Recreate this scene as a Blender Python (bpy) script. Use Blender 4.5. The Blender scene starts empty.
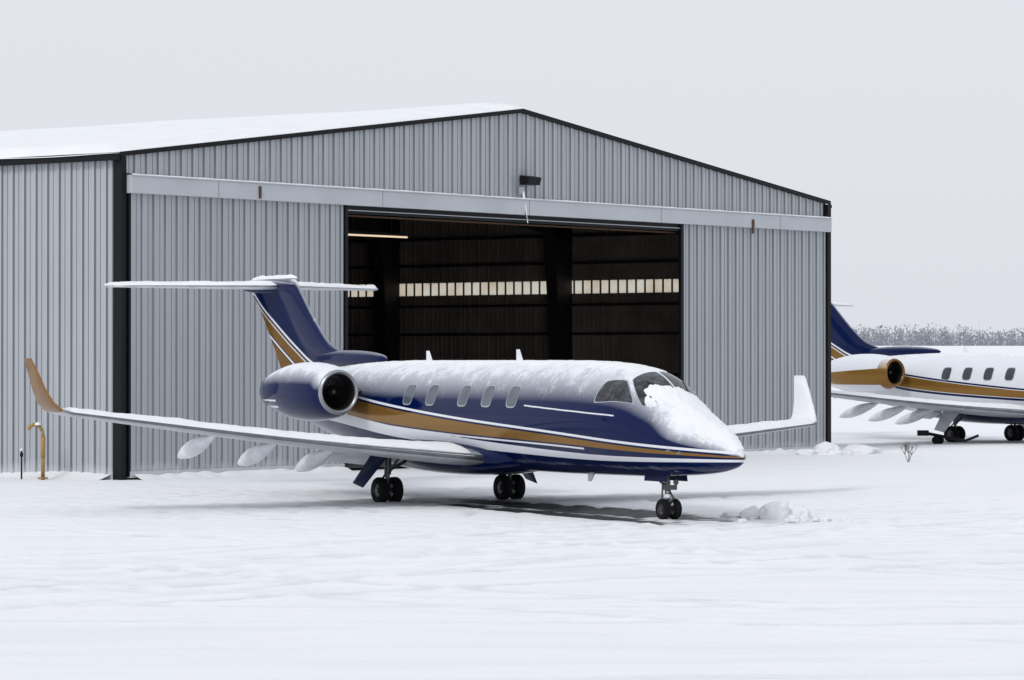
import bpy, bmesh, math, random
import numpy as np
from mathutils import Vector, Matrix, noise
random.seed(7)
R = math.radians
scene = bpy.context.scene
COL = scene.collection

# ------------------------------------------------------------------ helpers
def sm(x, a, b):
    t = min(1.0, max(0.0, (x-a)/(b-a))) if b != a else 0.0
    return t*t*(3-2*t)

def pchip(xs, ys):
    xs = list(xs); ys = list(ys)
    if xs[0] > xs[-1]:
        xs.reverse(); ys.reverse()
    n = len(xs)
    h = [xs[i+1]-xs[i] for i in range(n-1)]
    d = [(ys[i+1]-ys[i])/h[i] for i in range(n-1)]
    m = [0]*n
    m[0] = d[0]; m[-1] = d[-1]
    for i in range(1, n-1):
        if d[i-1]*d[i] <= 0: m[i] = 0
        else:
            w1 = 2*h[i]+h[i-1]; w2 = h[i]+2*h[i-1]
            m[i] = (w1+w2)/(w1/d[i-1]+w2/d[i])
    def f(x):
        if x <= xs[0]: return ys[0]
        if x >= xs[-1]: return ys[-1]
        k = 0
        while x > xs[k+1]: k += 1
        t = (x-xs[k])/h[k]
        return ((2*t**3-3*t*t+1)*ys[k] + (t**3-2*t*t+t)*h[k]*m[k] +
                (-2*t**3+3*t*t)*ys[k+1] + (t**3-t*t)*h[k]*m[k+1])
    return f

def empty(name, mat=None):
    e = bpy.data.objects.new(name, None)
    COL.objects.link(e)
    if mat is not None: e.matrix_world = mat
    return e

def mesh_obj(name, verts, faces, mats, parent=None, smooth=False, fmat=None):
    me = bpy.data.meshes.new(name)
    me.from_pydata([tuple(v) for v in verts], [], faces)
    me.update()
    if not isinstance(mats, (list, tuple)): mats = [mats]
    for m in mats: me.materials.append(m)
    if fmat is not None:
        me.polygons.foreach_set('material_index', fmat)
    if smooth:
        me.polygons.foreach_set('use_smooth', [True]*len(me.polygons))
    ob = bpy.data.objects.new(name, me)
    COL.objects.link(ob)
    if parent: ob.parent = parent
    return ob

def fix_normals(ob):
    bm = bmesh.new(); bm.from_mesh(ob.data)
    bmesh.ops.recalc_face_normals(bm, faces=bm.faces)
    bm.to_mesh(ob.data); bm.free()

class MB:
    """mesh builder that gathers parts in one mesh"""
    def __init__(s): s.v = []; s.f = []; s.m = []
    def add(s, v, f, m=0):
        o = len(s.v); s.v += [tuple(x) for x in v]
        s.f += [tuple(i+o for i in q) for q in f]; s.m += [m]*len(f)
    def prism(s, pts_a, pts_b, m=0):
        n = len(pts_a)
        f = [tuple(range(n))[::-1], tuple(range(n, 2*n))]
        f += [(i, (i+1) % n, n+(i+1) % n, n+i) for i in range(n)]
        s.add(list(pts_a)+list(pts_b), f, m)
    def box(s, c, d, m=0, rot=None):
        x, y, z = d[0]/2, d[1]/2, d[2]/2
        a = [Vector(p) for p in ((-x,-y,-z),(x,-y,-z),(x,y,-z),(-x,y,-z))]
        b = [Vector(p) for p in ((-x,-y,z),(x,-y,z),(x,y,z),(-x,y,z))]
        if rot is not None:
            a = [rot@p for p in a]; b = [rot@p for p in b]
        c = Vector(c)
        s.prism([p+c for p in a], [p+c for p in b], m)
    def tube(s, p0, p1, r0, r1=None, n=12, m=0):
        if r1 is None: r1 = r0
        p0 = Vector(p0); p1 = Vector(p1)
        z = (p1-p0).normalized()
        x = z.orthogonal().normalized(); y = z.cross(x)
        A = [p0+(x*math.cos(2*math.pi*i/n)+y*math.sin(2*math.pi*i/n))*r0 for i in range(n)]
        B = [p1+(x*math.cos(2*math.pi*i/n)+y*math.sin(2*math.pi*i/n))*r1 for i in range(n)]
        s.prism(A, B, m)
    def lathe(s, origin, axis, prof, n=48, m=0, mf=None):
        o = Vector(origin); z = Vector(axis).normalized()
        x = z.orthogonal().normalized(); y = z.cross(x)
        V = []; F = []; M = []
        for (t, r) in prof:
            for i in range(n):
                an = 2*math.pi*i/n
                V.append(o+z*t+(x*math.cos(an)+y*math.sin(an))*r)
        for k in range(len(prof)-1):
            for i in range(n):
                F.append((k*n+i, k*n+(i+1) % n, (k+1)*n+(i+1) % n, (k+1)*n+i))
                M.append(mf(k) if mf else m)
        oo = len(s.v); s.v += [tuple(v) for v in V]
        s.f += [tuple(i+oo for i in q) for q in F]; s.m += M
    def obj(s, name, mats, parent=None, smooth=False, fix=True, bevel=0):
        ob = mesh_obj(name, s.v, s.f, mats, parent, smooth, s.m)
        if fix: fix_normals(ob)
        if bevel:
            b = ob.modifiers.new('bev', 'BEVEL'); b.width = bevel; b.segments = 2; b.limit_method = 'ANGLE'
        return ob

# ------------------------------------------------------------------ materials
def new_mat(name):
    m = bpy.data.materials.new(name); m.use_nodes = True
    nt = m.node_tree; nt.nodes.clear()
    out = nt.nodes.new('ShaderNodeOutputMaterial')
    b = nt.nodes.new('ShaderNodeBsdfPrincipled')
    nt.links.new(b.outputs[0], out.inputs[0])
    return m, nt, b, out

def N(nt, t, **k):
    n = nt.nodes.new(t)
    for a, v in k.items(): setattr(n, a, v)
    return n

def noise_n(nt, scale, detail=4, vec=None, rough=.5):
    n = N(nt, 'ShaderNodeTexNoise'); n.inputs['Scale'].default_value = scale
    n.inputs['Detail'].default_value = detail; n.inputs['Roughness'].default_value = rough
    if vec is not None: nt.links.new(vec, n.inputs['Vector'])
    return n

def mapr(nt, src, a, b, c=0., d=1.):
    n = N(nt, 'ShaderNodeMapRange')
    nt.links.new(src, n.inputs[0])
    for i, v in enumerate((a, b, c, d)): n.inputs[i+1].default_value = v
    return n.outputs[0]

def mixc(nt, fac, c1, c2):
    n = N(nt, 'ShaderNodeMix', data_type='RGBA')
    if isinstance(fac, float): n.inputs[0].default_value = fac
    else: nt.links.new(fac, n.inputs[0])
    for i, c in ((6, c1), (7, c2)):
        if isinstance(c, (tuple, list)): n.inputs[i].default_value = (*c[:3], 1)
        else: nt.links.new(c, n.inputs[i])
    return n.outputs[2]

def math_n(nt, op, a, b=None):
    n = N(nt, 'ShaderNodeMath', operation=op)
    for i, v in enumerate((a, b)):
        if v is None: continue
        if isinstance(v, (int, float)): n.inputs[i].default_value = v
        else: nt.links.new(v, n.inputs[i])
    return n.outputs[0]

def bump(nt, bsdf, h, strength=.3, dist=.02):
    b = N(nt, 'ShaderNodeBump'); b.inputs['Strength'].default_value = strength
    b.inputs['Distance'].default_value = dist
    nt.links.new(h, b.inputs['Height']); nt.links.new(b.outputs[0], bsdf.inputs['Normal'])

def simple(name, col, rough=.5, metal=0., var=.15, scale=3., bumpk=0., spec=None):
    m, nt, b, o = new_mat(name)
    tc = N(nt, 'ShaderNodeTexCoord')
    n = noise_n(nt, scale, 5, tc.outputs['Object'])
    f = mapr(nt, n.outputs[0], .3, .7)
    c = mixc(nt, f, [x*(1-var) for x in col], [min(1, x*(1+var)) for x in col])
    nt.links.new(c, b.inputs['Base Color'])
    b.inputs['Roughness'].default_value = rough
    b.inputs['Metallic'].default_value = metal
    if spec is not None: b.inputs['Specular IOR Level'].default_value = spec
    if bumpk: bump(nt, b, n.outputs[0], bumpk)
    return m

def snow_mat(name, col=(.86, .87, .89), sc=9., k=.35):
    m, nt, b, o = new_mat(name)
    tc = N(nt, 'ShaderNodeTexCoord')
    n = noise_n(nt, sc, 8, tc.outputs['Object'], .65)
    n2 = noise_n(nt, sc*.15, 3, tc.outputs['Object'])
    c = mixc(nt, mapr(nt, n2.outputs[0], .3, .7), [x*.94 for x in col], col)
    nt.links.new(c, b.inputs['Base Color'])
    b.inputs['Roughness'].default_value = .8
    b.inputs['Specular IOR Level'].default_value = .2
    bump(nt, b, n.outputs[0], k, .05)
    return m

SNOW = snow_mat('snow')
BLACK = simple('black_trim', (.005, .006, .008), .5, spec=.2)
RUBBER = simple('tyre_rubber', (.007, .007, .008), .8, bumpk=.1, spec=.2)
METAL = simple('bare_metal', (.35, .36, .38), .35, .9)
LEM = simple('leading_edge_metal', (.16, .17, .19), .35, .7)
GEARM = simple('gear_steel', (.10, .10, .11), .4, .6)
RUST = simple('rusted_bracket', (.09, .045, .02), .8)
GREYP = simple('wing_grey_paint', (.40, .42, .45), .35)
WHITEP = simple('white_paint', (.76, .78, .81), .35)
GOLDP = simple('gold_paint', (.21, .10, .018), .32, .3)
DARKI = simple('intake_dark', (.006, .006, .007), .5)
FANM = simple('fan_blade_metal', (.05, .05, .055), .35, .8)
YEL = simple('yellow_ochre_paint', (.34, .21, .06), .6, bumpk=.1)

def glass_mat():
    m, nt, b, o = new_mat('dark_glass')
    tc = N(nt, 'ShaderNodeTexCoord')
    n = noise_n(nt, 5, 6, tc.outputs['Object'], .7)
    c = mixc(nt, mapr(nt, n.outputs[0], .42, .72), (.008, .010, .013), (.10, .11, .125))
    nt.links.new(c, b.inputs['Base Color'])
    nt.links.new(mapr(nt, n.outputs[0], .42, .72, .05, .4), b.inputs['Roughness'])
    return m
GLASS = glass_mat()

def livery(name, base, gold, white, metal_gold=.3):
    m, nt, b, o = new_mat(name)
    def at(nm):
        a = N(nt, 'ShaderNodeAttribute'); a.attribute_name = nm; return a.outputs['Fac']
    tc = N(nt, 'ShaderNodeTexCoord')
    nf = noise_n(nt, 38, 6, tc.outputs['Object'], .75)
    nm = noise_n(nt, 2.6, 5, tc.outputs['Object'], .6)
    mp = N(nt, 'ShaderNodeMapping'); mp.inputs['Scale'].default_value = (5, 3, 1.0)
    nt.links.new(tc.outputs['Object'], mp.inputs[0])
    ns = noise_n(nt, 2.2, 6, mp.outputs[0], .7)
    g = mapr(nt, at('gold'), -.003, .003)
    w = mapr(nt, at('white'), -.003, .003)
    c = mixc(nt, g, base, gold)
    c = mixc(nt, w, c, white)
    s = at('snow')
    v = math_n(nt, 'ADD', s, math_n(nt, 'MULTIPLY', math_n(nt, 'SUBTRACT', nf.outputs[0], .5), 1.1))
    v = math_n(nt, 'ADD', v, math_n(nt, 'MULTIPLY', math_n(nt, 'SUBTRACT', nm.outputs[0], .5), 1.1))
    v = math_n(nt, 'ADD', v, math_n(nt, 'MULTIPLY', math_n(nt, 'SUBTRACT', ns.outputs[0], .5), .7))
    sf = mapr(nt, v, .28, .95)
    film = mapr(nt, s, .05, .8, 0., .68)
    sf = math_n(nt, 'MAXIMUM', sf, film)
    fl = mapr(nt, nf.outputs[0], .66, .72, 0., .5)
    sf = math_n(nt, 'MAXIMUM', sf, math_n(nt, 'MULTIPLY', fl, mapr(nt, s, -.45, .1)))
    c = mixc(nt, sf, c, (.76, .79, .83))
    nt.links.new(c, b.inputs['Base Color'])
    nt.links.new(mapr(nt, sf, 0, .6, .07, .8), b.inputs['Roughness'])
    b.inputs['Specular IOR Level'].default_value = .20
    nt.links.new(mapr(nt, math_n(nt, 'MULTIPLY', g, math_n(nt, 'SUBTRACT', 1., sf)), 0, 1, 0, metal_gold), b.inputs['Metallic'])
    bump(nt, b, sf, .4, .02)
    return m
BLUE = (.0004, .0072, .056); GOLD = (.24, .125, .028); WHITE = (.76, .78, .82)
LIV1 = livery('blue_livery_paint', BLUE, GOLD, WHITE)
LIV2 = livery('white_livery_paint', (.70, .72, .76), GOLD, (.004, .012, .055))
BLUEP = simple('blue_paint', BLUE, .3, spec=.2)

# ------------------------------------------------------------------ business jet
def build_jet(name, mat, blue=True, win_a=(.14, 1.14, 2.5, 3.48, 4.48), eng_a=-1.5, dors=-2.8, ztips=(1.97, 1.56)):
    root = empty(name, mat)
    LIV = LIV1 if blue else LIV2
    st = [(10.97,.02,1.255,1.215),(10.93,.085,1.34,1.15),(10.8,.18,1.45,1.06),(10.55,.29,1.60,.99),(10.2,.42,1.76,.93),(9.7,.58,1.96,.88),
          (9.2,.72,2.21,.85),(8.8,.82,2.45,.83),(8.3,.93,2.73,.81),(7.8,1.01,2.87,.79),(7.0,1.08,2.95,.78),(6.0,1.12,2.99,.77),
          (5,1.13,3.,.76),(2,1.13,3.,.76),(-1,1.12,3.,.78),(-2.5,1.07,2.98,.88),(-4,.93,2.92,1.1),(-5.5,.72,2.82,1.4),(-7,.5,2.7,1.75),
          (-8.2,.3,2.56,2.02),(-8.8,.16,2.44,2.16),(-9.05,.03,2.33,2.28)]
    A = [s[0] for s in st]
    fw = pchip(A, [s[1] for s in st]); ft = pchip(A, [s[2] for s in st]); fb = pchip(A, [s[3] for s in st])
    def surf(a, phi, off=0.):
        w = fw(a); t = ft(a); b = fb(a); zc = (t+b)/2; hh = (t-b)/2
        return Vector((a, (w+off)*math.sin(phi), zc+(hh+off)*math.cos(phi)))
    gc = pchip([-9, -4.5, -2.6, 1.9, 6.3, 8.8, 11], [2.75, 2.3, 2.0, 1.66, 1.46, 1.32, 1.235])
    gt = pchip([-9, -2.6, 1.9, 6.3, 8.8, 11], [.22, .19, .13, .07, .04, .012])
    wc = pchip([-9, -4, -.3, 4, 7.9, 10.9], [1.96, 1.80, 1.48, 1.25, 1.14, 1.17])
    wt = pchip([-9, -.3, 4, 7.9, 11], [.12, .12, .085, .05, .022])
    def attrs_body(a, z):
        g = gt(a)-abs(z-gc(a))
        w = max(wt(a)-abs(z-wc(a)), .024-abs(z-(gc(a)+gt(a)+.065)), .018-abs(z-(gc(a)-gt(a)-.05)) if a < 7 else -1)
        l = min(.014-abs(z-(2.12-(a-5)*.05)), a-5.0, 8.1-a)
        w = max(w, l)
        if not blue:
            w = max(.04-abs(z-(gc(a)-gt(a)-.06)), .03-abs(z-(gc(a)+gt(a)+.05)), min(.95-z, .2))
        return g, w
    nA, nP = 420, 288
    V = []; F = []; at = {'gold': [], 'white': [], 'snow': []}
    for i in range(nA+1):
        q = i/nA
        a = 10.97-20.02*(q if q > .12 else .12*(q/.12)**1.5)
        for j in range(nP):
            ph = 2*math.pi*j/nP
            p = surf(a, ph); V.append(p)
            g, wh = attrs_body(a, p.z)
            at['gold'].append(g); at['white'].append(wh)
            c = math.cos(ph)
            sn = (c-.26)/.62
            if a > 8.9: sn += sm(a, 8.9, 9.6)*.5
            if a > 8.9: sn -= sm(-c, -.15, .1)*.8
            at['snow'].append(max(-.5, min(1.3, sn)))
    for i in range(nA):
        for j in range(nP):
            F.append((i*nP+j, (i+1)*nP+j, (i+1)*nP+(j+1) % nP, i*nP+(j+1) % nP))
    F.append(tuple(range(nP))); F.append(tuple(nA*nP+j for j in range(nP))[::-1])
    fus = mesh_obj('fuselage', V, F, LIV, root, True)
    fix_normals(fus)
    for k, v in at.items():
        x = fus.data.attributes.new(k, 'FLOAT', 'POINT'); x.data.foreach_set('value', v)
    def put_attrs(ob, fn):
        me = ob.data
        for k in ('gold', 'white', 'snow'): me.attributes.new(k, 'FLOAT', 'POINT')
        vals = [fn(v.co, v.normal) for v in me.vertices]
        for i, k in enumerate(('gold', 'white', 'snow')):
            me.attributes[k].data.foreach_set('value', [t[i] for t in vals])
    V = []; F = []
    nb_, na_ = 40, 40
    for i in range(na_+1):
        t = i/na_; a = 4.6-7.6*t; e = max(.0, math.sin(math.pi*t))**.45
        for j in range(nb_):
            ph = 2*math.pi*j/nb_
            V.append((a, 1.28*e*math.sin(ph)*.98+.0, 1.06+.46*e*math.cos(ph)))
    for i in range(na_):
        for j in range(nb_):
            F.append((i*nb_+j, (i+1)*nb_+j, (i+1)*nb_+(j+1) % nb_, i*nb_+(j+1) % nb_))
    fr = mesh_obj('wing_fairing', V, F, LIV, root, True); fix_normals(fr)
    put_attrs(fr, lambda c, n: (-1, -1 if blue else .95-c.z, -.6))

    wb = MB()
    def patch(corners, sgn, n=10, off=.006, m=0, rnd=0., grow=1.):
        V = []; F = []
        cx = sum(c[0] for c in corners)/4; cp = sum(c[1] for c in corners)/4
        cs = [((c[0]-cx)*grow+cx, (c[1]-cp)*grow+cp) for c in corners]
        for i in range(n+1):
            for j in range(n+1):
                u, v = i/n*2-1, j/n*2-1
                if rnd:
                    k = 1/max(1e-6, (abs(u)**4+abs(v)**4)**.25)*max(abs(u), abs(v)) if (u or v) else 1
                    u, v = u*(k*rnd+1-rnd), v*(k*rnd+1-rnd)
                u, v = (u+1)/2, (v+1)/2
                a = (cs[0][0]*(1-u)+cs[1][0]*u)*(1-v)+(cs[3][0]*(1-u)+cs[2][0]*u)*v
                p = (cs[0][1]*(1-u)+cs[1][1]*u)*(1-v)+(cs[3][1]*(1-u)+cs[2][1]*u)*v
                V.append(surf(a, sgn*R(p), off))
        for i in range(n):
            for j in range(n):
                F.append((i*(n+1)+j, (i+1)*(n+1)+j, (i+1)*(n+1)+j+1, i*(n+1)+j+1))
        wb.add(V, F, m)
    for sg in (-1, 1):
        for a in win_a:
            c = [(a-.18, 57), (a+.18, 57), (a+.18, 79), (a-.18, 79)]
            patch(c, sg, 12, .004, 1, 1., 1.14); patch(c, sg, 12, .010, 2, 1.)
        c = [(7.50, 44), (8.0, 37), (8.52, 60), (7.42, 71)]
        patch(c, sg, 12, .005, 1, .5, 1.08); patch(c, sg, 12, .012, 0, .5)
        c = [(8.13, 2.0), (9.2, 2.0), (8.70, 57), (8.08, 33)]
        patch(c, sg, 16, .005, 1, .3, 1.04); patch(c, sg, 16, .012, 0, .3)
    FRAME = simple('window_frame', (.40, .43, .48), .4, .3)
    CAB = simple('cabin_glass', (.085, .10, .125) if blue else (.03, .035, .045), .12, scale=1.5, var=.5)
    wb.obj('cabin_windows', [GLASS, FRAME, CAB], root, True)
    mb = MB()
    for a, h in ((-.84, .24), (3.0, .26)):
        mb.prism([(a+.12, -.012, 2.97), (a+.12, .012, 2.97), (a-.14, .012, 2.97), (a-.14, -.012, 2.97)],
                 [(a-.04, -.008, 2.98+h), (a-.04, .008, 2.98+h), (a-.15, .008, 2.98+h), (a-.15, -.008, 2.98+h)], 0)
    for sg in (-1, 1):
        for aa in (9.75, 9.5):
            p = surf(aa, sg*R(100)); mb.tube(p, p+Vector((.0, sg*.08, -.03)), .012, m=1)
            mb.tube(p+Vector((0, sg*.08, -.03)), p+Vector((.16, sg*.08, -.03)), .01, .006, m=1)
        p0 = surf(8.95, sg*R(14), .02); p1 = surf(8.4, sg*R(26), .02); mb.tube(p0, p1, .012, m=2)
    mb.prism([(5.9, -.01, .8), (5.9, .01, .8), (5.65, .01, .8), (5.65, -.01, .8)], [(5.75, -.008, .62), (5.75, .008, .62), (5.63, .008, .62), (5.63, -.008, .62)], 0)
    for a in (5.6, 6.45):
        prev = None
        for k in range(12):
            p = surf(a, R(50+k*5.5), .004)
            if prev is not None: mb.tube(prev, p, .008, n=5, m=2)
            prev = p
    mb.obj('antennas_and_probes', [WHITEP, METAL, BLACK], root)

    def foil(n=14):
        up = []
        for i in range(n+1):
            x = .5*(1-math.cos(math.pi*i/n)); yt = 5*(.2969*math.sqrt(x)-.126*x-.3516*x*x+.2843*x**3-.1030*x**4)
            up.append((x, yt))
        return [(x, y) for x, y in up] + [(x, -y*.8) for x, y in up[-2:0:-1]]
    FO = foil()
    def loft(nm, secs, mats, mfun=None, smooth=True, parent=root):
        V = []; F = []; M = []; n = len(FO)
        for (a, b, z, c, tc, nv) in secs:
            nv = Vector(nv).normalized()
            for (x, y) in FO:
                V.append(Vector((a-c*x, b, z))+nv*(y*c*tc))
        for i in range(len(secs)-1):
            for j in range(n):
                F.append((i*n+j, (i+1)*n+j, (i+1)*n+(j+1) % n, i*n+(j+1) % n))
                xm = (FO[j][0]+FO[(j+1) % n][0])/2
                M.append(mfun(i, xm) if mfun else 0)
        F.append(tuple(range(n))); M.append(0)
        F.append(tuple((len(secs)-1)*n+j for j in range(n))[::-1]); M.append(M[-2])
        ob = mesh_obj(nm, V, F, mats, parent, smooth, M); fix_normals(ob)
        return ob
    def snow_on(nm, secf, nsp, T, seed, x0=.02, x1=.97, nch=18, parent=root):
        V = []; F = []
        for i in range(nsp+1):
            t = i/nsp; a, b, z, c, tc = secf(t)
            e1 = min(1, min(t, 1-t)/.015)
            for j in range(nch+1):
                u = j/nch; x = x0+(x1-x0)*u
                yt = 5*(.2969*math.sqrt(x)-.126*x-.3516*x*x+.2843*x**3-.1030*x**4)
                ed = min(1, min(u, 1-u)/.12)**.5*e1**.5
                nz = noise.noise(Vector((a*1.7, b*1.7, seed)))*.5+noise.noise(Vector((b*7-c*x*7, c*x*5, seed+3)))*.35
                th = T*(1+nz)*ed - (.01 if ed < .1 else 0)
                V.append((a-c*x, b, z+yt*c*tc+th))
        for i in range(nsp):
            for j in range(nch):
                k = i*(nch+1)+j
                F.append((k, k+1, k+nch+2, k+nch+1))
        ob = mesh_obj(nm, V, F, SNOW, parent, True); fix_normals(ob)
        return ob
    for sg, nm, zt in ((-1, 'starboard_wing', ztips[0]), (1, 'port_wing', ztips[1])):
        fa = pchip([.8, 4, 9.0], [3.25, 2.2, .9]); fc = pchip([.8, 3.5, 9.0], [4.2, 2.75, 1.15])
        fz = pchip([.8, 4, 9.0], [1.0, 1.0+(zt-1)*.34, zt]); ftc = pchip([.8, 9], [.105, .12])
        secs = []
        for i in range(13):
            b = .8+8.2*i/12
            secs.append((fa(b), sg*b, fz(b), fc(b), ftc(b), (0, 0, 1)))
        wl = [(.14, .05, .1, 1.05, 25), (.25, .2, .28, .92, 55), (.33, .45, .5, .75, 70), (.4, .8, .75, .58, 74), (.46, 1.08, .98, .42, 74)]
        for (db, dz, da, c, cant) in wl:
            secs.append((.9-da, sg*(9+db), zt+dz, c, .09, (0, -sg*math.sin(R(cant)), math.cos(R(cant)))))
        wlm = 2 if sg < 0 else 3
        loft(nm, secs, [GREYP, LEM, GOLDP if blue else BLUEP, WHITEP], lambda i, x: (wlm if i >= 13 else (1 if x < .03 else 0)))
        def sf(t, fa=fa, fc=fc, fz=fz, ftc=ftc, sg=sg):
            b = 1.15+7.85*t
            return fa(b), sg*b, fz(b), fc(b), ftc(b)
        snow_on(nm+'_snow', sf, 120, .06, 3.1*sg, x0=.004)
        if sg > 0:
            secs2 = [(s[0]-.03, s[1]-.012*1, s[2]+.02, s[3]*.94, s[4]*1.5, s[5]) for s in secs[12:]]
            loft('winglet_snow', secs2, [SNOW])
        fb_ = MB()
        Pn = []
        for b in (1.4, 2.9):
            at_ = fa(b)-fc(b)+.12; z = fz(b)
            Pn.append([(at_, sg*b, z+.02), (at_, sg*b, z-.09), (at_-.50, sg*b, z-.30), (at_-.53, sg*b, z-.27)])
        fb_.prism(Pn[0], Pn[1], 0)
        fb_.obj(nm+'_flaps', [WHITEP], root, bevel=.01)
        mb = MB()
        for b in (3.0, 4.4, 5.8):
            at_ = fa(b)-fc(b)+1.0; z = fz(b)-.04
            prof = [(L*1.95, max(.004, .17*math.sin(math.pi*min(1, L**1.25))**.7)) for L in [k/18 for k in range(19)]]
            mb.lathe((at_, sg*b, z), (-1, 0, -.27), prof, 20, 0)
        ob = mb.obj(nm+'_track_fairings', [WHITEP], root, True)
        mb = MB()
        for b in (6.8, 7.6, 8.4, 8.9):
            at_ = fa(b)-fc(b); mb.tube((at_, sg*b, fz(b)), (at_-.14, sg*b, fz(b)-.01), .006, m=0, n=6)
        mb.obj(nm+'_static_wicks', [BLACK], root)
    # fin
    fLE = pchip([2.3, 2.9, 3.1, 3.42, 3.84, 4.66, 4.98], [-3.6, -4.1, -4.65, -5.6, -6.2, -7.12, -7.45])
    fTE = pchip([2.3, 2.5, 4.35, 4.7, 4.98], [-7.85, -7.95, -9.41, -9.75, -9.7])
    V = []; F = []; nz_ = 130; nx = 100
    for i in range(nz_+1):
        z = 2.35+(4.98-2.35)*i/nz_; le = fLE(z); te = fTE(z); c = le-te
        th = (.085 if z > 3.3 else .085-.03*(3.3-z))*min(c, 2.7)*(1-.9*sm(z, 4.93, 4.99))
        ring = []
        for j in range(nx+1):
            x = .5*(1-math.cos(math.pi*j/nx)); y = 5*(.2969*math.sqrt(x)-.126*x-.3516*x*x+.2843*x**3-.1030*x**4)
            ring.append((le-c*x, y*th, z))
        for j in range(nx-1, 0, -1):
            p = ring[j]; ring.append((p[0], -p[1], z))
        V += ring
    n = 2*nx
    for i in range(nz_):
        for j in range(n):
            F.append((i*n+j, i*n+(j+1) % n, (i+1)*n+(j+1) % n, (i+1)*n+j))
    F.append(tuple(nz_*n+j for j in range(n)))
    fin = mesh_obj('tail_fin', V, F, LIV1, root, True); fix_normals(fin)
    sw = pchip([-9.6, -9.2, -8.3, -7.14, -6.37, -5.2], [4.62, 4.34, 3.88, 3.32, 2.97, 2.66])
    def finattr(c, nrm):
        d = sw(c.x)-c.z
        g = max(min(d-.07, .44-d), min(d-.56, .95-d), d-1.08)
        w = max(.034-abs(d), .022-abs(d-.13), .03-abs(d-.50), .02-abs(d-1.01))
        s = -.42+max(0, nrm.z)*.6+sm(c.z, 4.7, 4.98)*.7+max(0, nrm.x)*.75
        return g, w, s
    put_attrs(fin, finattr)
    mb = MB()
    prof = [(L*3.3, .19*math.sin(math.pi*min(1, (L*.9+.0)))**.45+.003) for L in [k/24 for k in range(25)]]
    mb.lathe((dors, 0, 3.05), (-1, 0, 0), prof, 24, 0)
    ob = mb.obj('dorsal_fairing', [LIV1], root, True); put_attrs(ob, lambda c, n: (-1, -1, -.45+max(0, n.z)*.9))
    mb = MB()
    prof = [(L*3.1, .17*math.sin(math.pi*(L**.8))**.6+.003) for L in [k/24 for k in range(25)]]
    mb.lathe((-7.25, 0, 4.77), (-1, 0, 0), prof, 24, 0)
    ob = mb.obj('tail_bullet_fairing', [LIV1], root, True); put_attrs(ob, lambda c, n: (-1, -1, -.3+max(0, n.z)*1.2))
    V = []; F = []
    for i in range(41):
        a = -7.3-2.45*i/40; e = min(1, min(i, 40-i)/5)**.5
        for j in range(9):
            u = j/8*2-1; V.append((a, u*.10*e, 4.95+(.09+.03*noise.noise(Vector((a*3, u, 1))))*e*math.sqrt(max(0, 1-u*u))))
    for i in range(40):
        for j in range(8): k = i*9+j; F.append((k, k+9, k+10, k+1))
    mesh_obj('fin_top_snow', V, F, SNOW, root, True)
    for sg, nm in ((-1, 'starboard_tailplane'), (1, 'port_tailplane')):
        tpl = 3.7 if (blue and sg < 0) else 3.3
        secs = [(-7.95-1.5*t, sg*tpl*t, 4.77, 2.0-1.15*t, .09, (0, 0, 1)) for t in [k/8 for k in range(9)]]
        secs.append((-9.62, sg*(tpl+.06), 4.77, .55, .05, (0, 0, 1)))
        loft(nm, secs, [WHITEP, METAL], lambda i, x: 1 if x < .03 else 0)
        snow_on(nm+'_snow', lambda t, sg=sg, tpl=tpl: (-7.95-1.5*(.04+.96*t), sg*tpl*(.04+.96*t), 4.77, 2.0-1.15*(.04+.96*t), .09), 60, .055, 9*sg, x0=.006)
    # engines
    for sg, nm in ((-1, 'starboard_engine'), (1, 'port_engine')):
        mb = MB(); c = (eng_a, sg*1.88, 2.33)
        prof = [(-.02, .40), (-.06, .43), (-.05, .455), (.02, .485), (.08, .505), (.14, .53), (.3, .57), (.5, .60), (.75, .625), (1.0, .64), (1.3, .645), (1.6, .64), (1.9, .62), (2.2, .58), (2.5, .525), (2.8, .46), (3.15, .37),
                (3.15, .345), (2.9, .36), (2.5, .34)]
        mb.lathe(c, (-1, 0, 0), prof, 128, 0, mf=lambda k: 1 if k < 3 else 0)
        inner = [(-.02, .40), (.0, .385), (.1, .365), (.35, .37), (.55, .375)]
        mb.lathe(c, (-1, 0, 0), inner, 64, 2, mf=lambda k: 1 if k < 1 else 2)
        ob = mb.obj(nm+'_nacelle', [LIV, METAL if blue else GOLDP, DARKI], root, True, fix=False)
        fix_normals(ob)
        zc0 = c[2]
        if blue:
            put_attrs(ob, lambda q, n_: (-1,
                      max(.022-abs(q.z-(zc0-.20)), .022-abs(q.z-(zc0-.34))) if q.x < eng_a-1.9 else -1, -.42+max(0, n_.z)*1.75+(.35 if q.x > eng_a-.16 else 0)))
        else:
            put_attrs(ob, lambda q, n_: (min(.16-(q.z-zc0)+(q.x-eng_a)*.06, .42+(q.z-zc0)) if q.x < eng_a-.2 else 1, -1, -.2+max(0, n_.z)*1.4))
        fn = MB()
        fn.lathe((eng_a-.36, sg*1.88, 2.33), (1, 0, 0), [(.0, .12), (.08, .105), (.17, .06), (.21, .004)], 24, 0)
        for k in range(22):
            an = 2*math.pi*k/22
            rd = Vector((0, math.cos(an), math.sin(an))); tg = Vector((0, -math.sin(an), math.cos(an)))
            o = Vector((eng_a-.38, sg*1.88, 2.33))
            p = [o+rd*.11-tg*.012+Vector((.05, 0, 0)), o+rd*.11+tg*.02-Vector((.05, 0, 0)), o+rd*.36+tg*.05-Vector((.02, 0, 0)), o+rd*.36-tg*.03+Vector((.03, 0, 0))]
            fn.prism(p, [q-Vector((.012, 0, 0)) for q in p], 0)
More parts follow.
